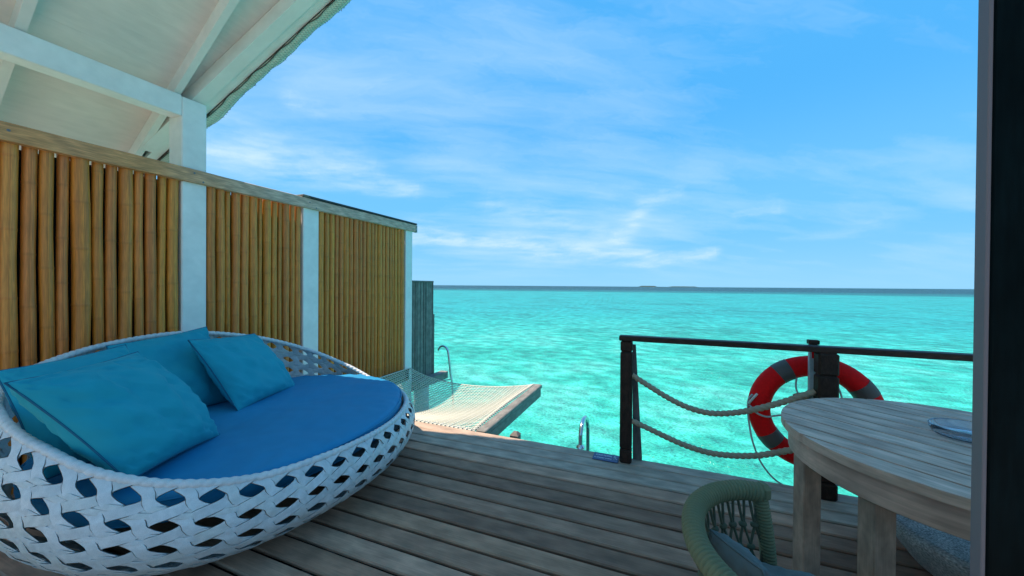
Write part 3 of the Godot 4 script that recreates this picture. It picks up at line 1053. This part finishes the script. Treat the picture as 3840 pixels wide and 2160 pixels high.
func pillow(c: Array, thick: float, sd: int, squash := 0.5) -> Array:   # four corners (bottom left, bottom right, top right, top left) -> [mesh, piping path]
	var n := 30
	var b := MB.new()
	var nz := FastNoiseLite.new()
	nz.seed = sd; nz.frequency = 2.6; nz.fractal_octaves = 3
	var nrm: Vector3 = (c[1] - c[0]).cross(c[3] - c[0]).normalized()
	var flat := func(u: float, v: float) -> Vector3:
		var p: Vector3 = c[0].lerp(c[1], u).lerp(c[3].lerp(c[2], u), v)
		var mid: Vector3 = (c[0] + c[1] + c[2] + c[3]) * 0.25
		var pinch := 0.05 * (pow(absf(2 * u - 1), 2.0) * (1.0 - pow(absf(2 * v - 1), 2.0)) + pow(absf(2 * v - 1), 2.0) * (1.0 - pow(absf(2 * u - 1), 2.0)))
		return p.lerp(mid, pinch)
	for side in [-1, 1]:
		var P := PackedVector3Array()
		for i in n + 1:
			for j in n + 1:
				var u := 0.5 - 0.5 * cos(PI * i / n)
				var v := 0.5 - 0.5 * cos(PI * j / n)
				var hu := pow(maxf(0.0, 1.0 - pow(absf(2 * u - 1), 2.4)), squash)
				var hv := pow(maxf(0.0, 1.0 - pow(absf(2 * v - 1), 2.4)), squash)
				var edge := hu * hv
				var cr := 1.0 - edge
				var fold := 0.07 * cr * edge * 4.0 * sin(30.0 * (u - v) + 12.0 * nz.get_noise_2d(u * 2.0, v * 2.0)) * (0.3 + absf(2 * u - 1) * absf(2 * v - 1)) + 0.13 * edge * nz.get_noise_2d(u * 3.0 + 5.0, v * 1.5) - 0.10 * edge * maxf(0.0, 1.0 - absf(nz.get_noise_2d(u * 1.1 + 9.0, v * 1.6 + u)) * 9.0)
				var hgt := thick * 0.5 * (edge * (1.0 + 0.22 * nz.get_noise_2d(u, v) - 0.10 * v) + fold)
				P.append(flat.call(u, v) + nrm * hgt * side)
		b.grid(P, n, n)
	var path := []
	for e in [[0, 0, 1, 0], [1, 0, 1, 1], [1, 1, 0, 1], [0, 1, 0, 0]]:
		for k in 10:
			path.append(flat.call(lerpf(e[0], e[2], k / 10.0), lerpf(e[1], e[3], k / 10.0)))
	return [b, PackedVector3Array(path)]

func build_daybed() -> void:
	var at := Vector3(-2.7, 0, -1.87)
	var bed := thing("woven_daybed", "large round white woven basket daybed in front of the bamboo wall", "daybed", at)
	# even spacing round the rim
	var N := 2880
	var acc := PackedFloat32Array([0.0])
	for i in N:
		acc.append(acc[i] + (bowl(TAU * (i + 1) / N, 0.0) - bowl(TAU * i / N, 0.0)).length())
	var total := acc[N]
	var q := 0
	for i in 722:
		var want := total * i / 720.0
		while q < N - 1 and acc[q + 1] < want:
			q += 1
		var phi := TAU * (q + clampf((want - acc[q]) / (acc[q + 1] - acc[q]), 0.0, 2.0)) / N
		col_phi.append(phi)
		var L := 0.0
		for k in 24:
			L += (bowl(phi, (k + 1) / 24.0) - bowl(phi, k / 24.0)).length()
		bowl_len.append(L)
	var cols := 50
	var pitch := 0.132
	# diagonal strands, waving so that the openings are six sided
	for sgn in [-1.0, 1.0]:
		for i in cols:
			var pts := PackedVector3Array()
			var nr := PackedVector3Array()
			var k := 0
			var slip := rng.randf_range(-0.05, 0.05)
			while true:
				var t := k * pitch / 7.0
				var vv := t / pitch - 0.5
				var d := vv - 0.138 * sin(TAU * vv)
				var r := on_bowl((i + 0.5 + slip + sgn * d) / cols, t)
				if t > r[2] or k > 120:
					break
				var nn: Vector3 = r[1]
				pts.append(r[0] + nn * (0.0034 * sgn * cos(TAU * vv)))
				nr.append(nn)
				k += 1
			if pts.size() > 3:
				var b := MB.new()
				ribbon(b, pts, nr, 0.047 + rng.randf_range(-0.003, 0.003), 0.003)
				put("weave_strand", b, M.strand[rng.randi() % 3], bed)
	# level strands, in pairs between the rows of openings
	for row in 10:
		for h in [-0.0155, 0.0155]:
			var t: float = (row + 1) * pitch + h
			var runs := []
			var pts := PackedVector3Array()
			var nr := PackedVector3Array()
			for k in 553:
				var r := on_bowl(k / 552.0, t + 0.004 * sin(k * 0.21 + row * 2.0) + 0.003 * sin(k * 0.083 + row))
				if t < r[2] - 0.01:
					var nn: Vector3 = r[1]
					pts.append(r[0] + nn * (0.0015 * cos(TAU * k / 12.0 + (0.0 if h > 0 else PI))))
					nr.append(nn)
				elif pts.size() > 3:
					runs.append([pts, nr])
					pts = PackedVector3Array(); nr = PackedVector3Array()
				else:
					pts = PackedVector3Array(); nr = PackedVector3Array()
			if pts.size() > 3:
				runs.append([pts, nr])
			for r in runs:
				var b := MB.new()
				ribbon(b, r[0], r[1], 0.0255, 0.003)
				put("weave_strand", b, M.strand[rng.randi() % 3], bed)
	# wrapped rim
	var rp := PackedVector3Array()
	for k in 1200:
		rp.append(on_bowl(k / 1200.0, 0.0)[0])
	var rb := MB.new()
	rb.tube(rp, func(k, a): return 0.016 + 0.004 * absf(sin(PI * k / 7.0 + a * 0.5)), 12, true)
	put("rim", rb, M.weave, bed)
	# base ring on the floor and the board under the mattress
	var base := PackedVector3Array()
	for k in 90:
		base.append(bowl(TAU * k / 90.0, 1.0))
	put("base_ring", rod(base, 0.024, 8, true), M.seat_base, bed)  # coloured dark to stand for the shadow under the basket
	var brd := MB.new()
	var P := PackedVector3Array()
	for s in [[0.0, 0.319], [1.02, 0.319], [1.02, 0.29], [0.0, 0.29]]:
		for k in 73:
			var phi := TAU * (k % 72) / 72.0
			P.append(Vector3(0.95 * 0.95 * s[0] * cos(phi), s[1], -1.17 * 0.95 * s[0] * sin(phi)))
	brd.grid(P, 3, 72, false, true)
	put("seat_base", brd, M.seat_base, bed)

	# mattress
	var mt := thing("daybed_mattress", "bright blue round mattress lying in the woven daybed", "mattress", at)
	var mm := MB.new()
	P = PackedVector3Array()
	var nz := FastNoiseLite.new()
	nz.seed = 12; nz.frequency = 1.7; nz.fractal_octaves = 3
	var prof := []
	for i in 15:
		prof.append([pow(i / 14.0, 0.8) * 0.955, 0.492 - 0.022 * pow(i / 14.0, 3.0)])
	prof.append_array([[0.972, 0.462], [0.985, 0.452], [0.992, 0.436], [0.994, 0.40], [0.985, 0.362], [0.965, 0.345], [0.93, 0.325], [0.9, 0.325], [0.85, 0.322], [0.0, 0.322]])
	for s in prof:
		for k in 145:
			var phi := TAU * (k % 144) / 144.0
			var sc := rim_at(phi).x * 0.968
			var x: float = 0.95 * sc * s[0] * cos(phi)
			var z: float = -1.17 * sc * s[0] * sin(phi)
			var wr: float = 0.014 * nz.get_noise_2d(x, z) + (0.006 * sin(phi * 52.0 + 6.0 * nz.get_noise_2d(x * 2.0, z * 2.0)) * smoothstep(0.75, 0.98, s[0]))
			P.append(Vector3(x, s[1] + wr, z))
	mm.grid(P, prof.size() - 1, 144, false, true)
	put("cover", mm, M.blue, mt)
	for s in [[0.988, 0.449], [0.977, 0.352]]:
		var pp := PackedVector3Array()
		for k in 144:
			var phi := TAU * k / 144.0
			var sc := rim_at(phi).x * 0.968
			pp.append(Vector3(0.95 * sc * (s[0] + 0.004) * cos(phi), s[1], -1.17 * sc * (s[0] + 0.004) * sin(phi)))
		put("piping", rod(pp, 0.0045, 6, true), M.blue, mt)

	# pillows
	var list := [
		["large teal pillow at the front left, its corner pointing across the mattress", [Vector3(-2.15, 0.53, -0.88), Vector3(-2.46, 0.485, -1.42), Vector3(-2.665, 1.02, -1.126), Vector3(-2.34, 1.01, -0.60)], 0.31, 1],
		["teal pillow mostly hidden behind the large front left pillow", [Vector3(-2.5, 0.53, -0.74), Vector3(-2.66, 0.5, -1.25), Vector3(-2.92, 1.035, -1.18), Vector3(-2.85, 0.985, -0.70)], 0.2, 2],
		["large teal pillow standing at the back of the daybed against the rim", [Vector3(-2.98, 0.5, -1.22), Vector3(-3.1, 0.49, -1.86), Vector3(-3.44, 1.045, -1.885), Vector3(-3.32, 0.99, -1.25)], 0.25, 3],
		["smallest teal pillow on the right, leaning against the back pillow", [Vector3(-2.78, 0.49, -1.72), Vector3(-3.05, 0.475, -2.385), Vector3(-3.39, 0.95, -2.24), Vector3(-3.07, 1.0, -1.57)], 0.24, 4],
	]
	for d in list:
		var pn := thing("throw_pillow", d[0], "pillow", Vector3.ZERO, "teal pillows on the daybed")
		var pr := pillow(d[1], d[2], d[3])
		put("cover", pr[0], M.teal, pn)
		put("piping", rod(pr[1], 0.0048, 6, true), M.teal_piping, pn)

# ------------------------------------------------------------------ table with its ashtray
func build_table() -> void:
	var R := 0.648
	var turn := -42.0
	var tb := thing("round_table", "round weathered teak table with slatted top beside the door", "table", Vector3(1.218, 0, -2.153))
	tb.rotation_degrees.y = turn
	# slats cut to the circle
	var w := 0.118
	var count := 11
	for i in count:
		var z0 := (i - count * 0.5) * w + 0.006
		var z1 := z0 + w - 0.012
		var pts := []
		var lim := func(z: float) -> float: return sqrt(maxf(0.0, R * R - z * z))
		var bot := []
		var m := 8
		for k in m + 1:
			var z := clampf(lerpf(z0, z1, float(k) / m), -R, R)
			pts.append(Vector2(lim.call(z), z))
		for k in m + 1:
			var z := clampf(lerpf(z1, z0, float(k) / m), -R, R)
			pts.append(Vector2(-lim.call(z), z))
		var b := MB.new()
		var mid := Vector3(0, 0.73, (z0 + z1) * 0.5)
		var top := []
		var up := []
		for p in pts:
			top.append(Vector3(p.x * 0.997, 0.75, lerpf(mid.z, p.y, 0.985)))
			up.append(Vector3(p.x, 0.747, p.y))
			bot.append(Vector3(p.x, 0.713, p.y))
		b.poly(top, mid)
		b.poly(bot, mid)
		for k in pts.size():
			var k2 := (k + 1) % pts.size()
			if (pts[k] - pts[k2]).length() > 0.0001:
				b.poly([bot[k], bot[k2], up[k2], up[k]], mid)
				b.poly([up[k], up[k2], top[k2], top[k]], mid)
		put("slat", b, M.table[i % 3], tb)
	put("slat_gap_shade", box(Vector3(0, 0.700, 0), Vector3(0.86, 0.012, 0.86), 0.002), M.under, tb)  # added dark sheet, stands for the shadow seen through the slat gaps
	# round apron
	var ap := MB.new()
	ap.lathe([Vector2(R - 0.065, 0.712), Vector2(R - 0.03, 0.712), Vector2(R - 0.03, 0.608), Vector2(R - 0.034, 0.604), Vector2(R - 0.061, 0.604), Vector2(R - 0.065, 0.608), Vector2(R - 0.065, 0.712)], 72)
	put("apron", ap, M.table[2], tb)
	for a in [[0.662, -2.175, 16.0], [0.775, -1.83, 16.0], [1.14, -2.71, 16.0], [1.74, -1.93, 16.0]]:
		var lg := put("leg", box(Vector3(0, 0.355, 0), Vector3(0.078, 0.71, 0.078), 0.004), M.table_leg, tb)
		var loc := Basis(Vector3.UP, deg_to_rad(-turn)) * (Vector3(a[0], 0, a[1]) - tb.position)
		lg.position = Vector3(loc.x, 0, loc.z)
		lg.rotation_degrees.y = a[2] - turn
	var ash := thing("glass_ashtray", "round clear glass ashtray on the table top", "ashtray", Vector3(1.255, 0.7505, -2.245))
	var g := MB.new()
	g.lathe([Vector2(0.0, 0.001), Vector2(0.085, 0.001), Vector2(0.106, 0.006), Vector2(0.118, 0.03), Vector2(0.12, 0.041), Vector2(0.116, 0.045), Vector2(0.108, 0.043), Vector2(0.094, 0.02), Vector2(0.08, 0.012), Vector2(0.0, 0.011)], 64)
	put("bowl", g, M.glass, ash)

# ------------------------------------------------------------------ rope chair and its cushions
func build_chair() -> void:
	var ch := thing("rope_armchair", "green rope wrapped armchair with knotted sides drawn up to the table", "chair")
	var rim_c := [Vector3(0.345, 0.645, -1.605), Vector3(0.275, 0.655, -1.575), Vector3(0.19, 0.655, -1.515), Vector3(0.128, 0.65, -1.425), Vector3(0.105, 0.645, -1.325), Vector3(0.112, 0.635, -1.225), Vector3(0.148, 0.625, -1.145), Vector3(0.205, 0.615, -1.085), Vector3(0.29, 0.605, -1.05), Vector3(0.39, 0.595, -1.04)]
	var low_c := [Vector3(0.365, 0.36, -1.575), Vector3(0.28, 0.36, -1.545), Vector3(0.21, 0.36, -1.485), Vector3(0.165, 0.36, -1.4), Vector3(0.15, 0.36, -1.32), Vector3(0.155, 0.36, -1.24), Vector3(0.185, 0.36, -1.165), Vector3(0.235, 0.36, -1.115), Vector3(0.31, 0.36, -1.085), Vector3(0.39, 0.36, -1.075)]
	var rimp := respace(smooth_path(rim_c, 16), 0.0028)
	var b := MB.new()
	b.tube(rimp, func(k, a): return 0.0285 + 0.0062 * absf(sin(PI * k / 5.0 + a * 0.5)), 16)
	put("wrapped_rim", b, M.chair_rope, ch)
	var lowp := smooth_path(low_c, 12)
	var b2 := MB.new()
	var lp := respace(lowp, 0.003)
	b2.tube(lp, func(k, a): return 0.019 + 0.002 * absf(sin(PI * k / 4.0 + a * 0.5)), 12)
	put("wrapped_seat_rail", b2, M.chair_rope, ch)
	for e in [[rim_c[0], Vector3(0.375, 0.36, -1.585)], [rim_c[9], Vector3(0.42, 0.36, -1.06)]]:
		var b3 := MB.new()
		var path := respace(smooth_path([e[0] + Vector3(0.0, -0.005, 0), e[0].lerp(e[1], 0.35) + Vector3(0.004, 0, 0), e[0].lerp(e[1], 0.7) + Vector3(0.004, 0, 0), e[1]], 20), 0.0028)
		b3.tube(path, func(k, a): return 0.0225 + 0.0045 * absf(sin(PI * k / 4.0 + a * 0.5)), 14, false, Vector3.RIGHT)
		put("wrapped_post", b3, M.chair_rope, ch)
	var cap := MB.new()
	cap.bbox(rim_c[0] + Vector3(0.012, 0.004, -0.006), Vector3(0.05, 0.062, 0.056), 0.016, Basis(Vector3.UP, 0.5))
	put("corner_wrap", cap, M.chair_rope, ch)
	# knotted cords between the rim and the seat rail
	var rs := respace(smooth_path(rim_c, 16), 0.005)
	var ls := respace(lowp, 0.005)
	var at := func(s: float, t: float) -> Vector3:
		var p := rs[int(clampf(s, 0, 1) * (rs.size() - 1))].lerp(ls[int(clampf(s, 0, 1) * (ls.size() - 1))], t)
		return p
	var pairs := 19
	for i in pairs:
		var s := (i + 0.7) / (pairs + 0.4)
		var ds := 0.5 / pairs
		for sd in [-1.0, 1.0]:
			var pts := [at.call(s + sd * ds * 0.55, 0.08), at.call(s + sd * ds * 0.35, 0.25), at.call(s + sd * 0.06 * ds, 0.40), at.call(s + sd * 0.5 * ds, 0.52), at.call(s + sd * 0.92 * ds, 0.66), at.call(s + sd * 0.6 * ds, 0.8), at.call(s + sd * 0.3 * ds, 0.95)]
			put("cord", rod(smooth_path(pts, 4), 0.0048, 6), M.chair_cord, ch)
		for kk in [[s, 0.40], [s + ds, 0.66]]:
			var c: Vector3 = at.call(kk[0], kk[1])
			var c2: Vector3 = at.call(kk[0] + 0.012, kk[1])
			var dr := (c2 - c).normalized()
			var kn := MB.new()
			kn.tube(PackedVector3Array([c - dr * 0.014, c - dr * 0.011, c, c + dr * 0.011, c + dr * 0.014]), func(k, _a): return [0.003, 0.0085, 0.0115, 0.0085, 0.003][k], 8)
			put("knot", kn, M.chair_cord, ch)
	put("seat_panel", box(Vector3(0.4, 0.352, -1.325), Vector3(0.44, 0.02, 0.44), 0.005), M.chair_frame, ch)
	for l in [Vector3(0.2, 0, -1.5), Vector3(0.2, 0, -1.14), Vector3(0.60, 0, -1.54), Vector3(0.60, 0, -1.08)]:
		var d := Vector3(0.02 if l.x > 0.4 else -0.03, 0, 0.01 if l.z > -1.3 else -0.01)
		put("leg", rod(PackedVector3Array([l + d, l + d * 0.5 + Vector3(0, 0.18, 0), l + Vector3(0, 0.36, 0)]), 0.013, 10, false, Vector3.RIGHT), M.chair_frame, ch)
	put("seat_bar", rod(PackedVector3Array([Vector3(0.37, 0.36, -1.585), Vector3(0.5, 0.36, -1.57), Vector3(0.61, 0.36, -1.54), Vector3(0.63, 0.36, -1.3), Vector3(0.61, 0.36, -1.08), Vector3(0.5, 0.36, -1.05), Vector3(0.4, 0.36, -1.06)]), 0.014, 10), M.chair_frame, ch)
	var seat := thing("seat_cushion", "flat blue grey seat cushion in the rope armchair", "cushion")
	var pr := pillow([Vector3(0.185, 0.415, -1.1), Vector3(0.64, 0.415, -1.1), Vector3(0.64, 0.42, -1.545), Vector3(0.22, 0.42, -1.53)], 0.105, 21, 0.3)
	put("cover", pr[0], M.cushion, seat)
	put("piping", rod(pr[1], 0.004, 6, true), M.cushion, seat)
	var back := thing("back_cushion", "blue grey back cushion standing inside the rope armchair", "cushion")
	pr = pillow([Vector3(0.235, 0.455, -1.43), Vector3(0.33, 0.455, -1.10), Vector3(0.275, 0.60, -1.235), Vector3(0.16, 0.60, -1.375)], 0.10, 22, 0.35)
	put("cover", pr[0], M.cushion, back)
	put("piping", rod(pr[1], 0.004, 6, true), M.cushion, back)

# ------------------------------------------------------------------ granite bowl and caution plate
func build_granite() -> void:
	var g := thing("granite_basin", "round speckled grey granite basin standing under the table", "basin", Vector3(1.6, 0, -2.53))
	var b := MB.new()
	b.lathe([Vector2(0.0, 0.0), Vector2(0.36, 0.0), Vector2(0.375, 0.01), Vector2(0.42, 0.07), Vector2(0.455, 0.14), Vector2(0.465, 0.18), Vector2(0.458, 0.198), Vector2(0.44, 0.205), Vector2(0.22, 0.205), Vector2(0.20, 0.198), Vector2(0.17, 0.16), Vector2(0.0, 0.15)], 72)
	put("bowl", b, M.granite, g)

func build_sign() -> void:
	var s := thing("caution_plate", "small blue caution plate fixed flat at the deck edge by the post", "sign", Vector3(-0.4, 0.006, -3.086))
	put("plate", box(Vector3(0, 0, 0), Vector3(0.2, 0.005, 0.13), 0.002), M.sign, s)
	var font := SystemFont.new()
	font.font_names = PackedStringArray(["Droid Sans"])
	font.font_weight = 700
	for q in [["CAUTION", 26, Vector3(-0.018, 0.0035, -0.02)], ["SLIPPERY STEPS", 17, Vector3(-0.02, 0.0035, 0.028)]]:
		var t := TextMesh.new()
		t.text = q[0]
		t.font = font
		t.font_size = q[1]
		t.pixel_size = 0.0011
		t.depth = 0.001
		var o := put("lettering", t, M.sign_print, s)
		o.position = q[2]
		o.rotation_degrees.x = -90
	# slipping figure pictogram
	var f := MB.new()
	f.lathe([Vector2(0.0, 0.0008), Vector2(0.0065, 0.0008), Vector2(0.0065, 0.0)], 12, Vector3(0.068, 0.003, -0.03))
	for l in [[0.070, -0.022, 0.078, 0.006], [0.078, 0.006, 0.062, 0.018], [0.078, 0.006, 0.09, 0.022], [0.072, -0.014, 0.058, -0.006], [0.072, -0.014, 0.088, -0.018]]:
		f.tube(PackedVector3Array([Vector3(l[0], 0.0035, l[1]), Vector3((l[0] + l[2]) * 0.5, 0.0035, (l[1] + l[3]) * 0.5), Vector3(l[2], 0.0035, l[3])]), func(_k, _a): return 0.003, 6)
	put("pictogram", f, M.sign_print, s)
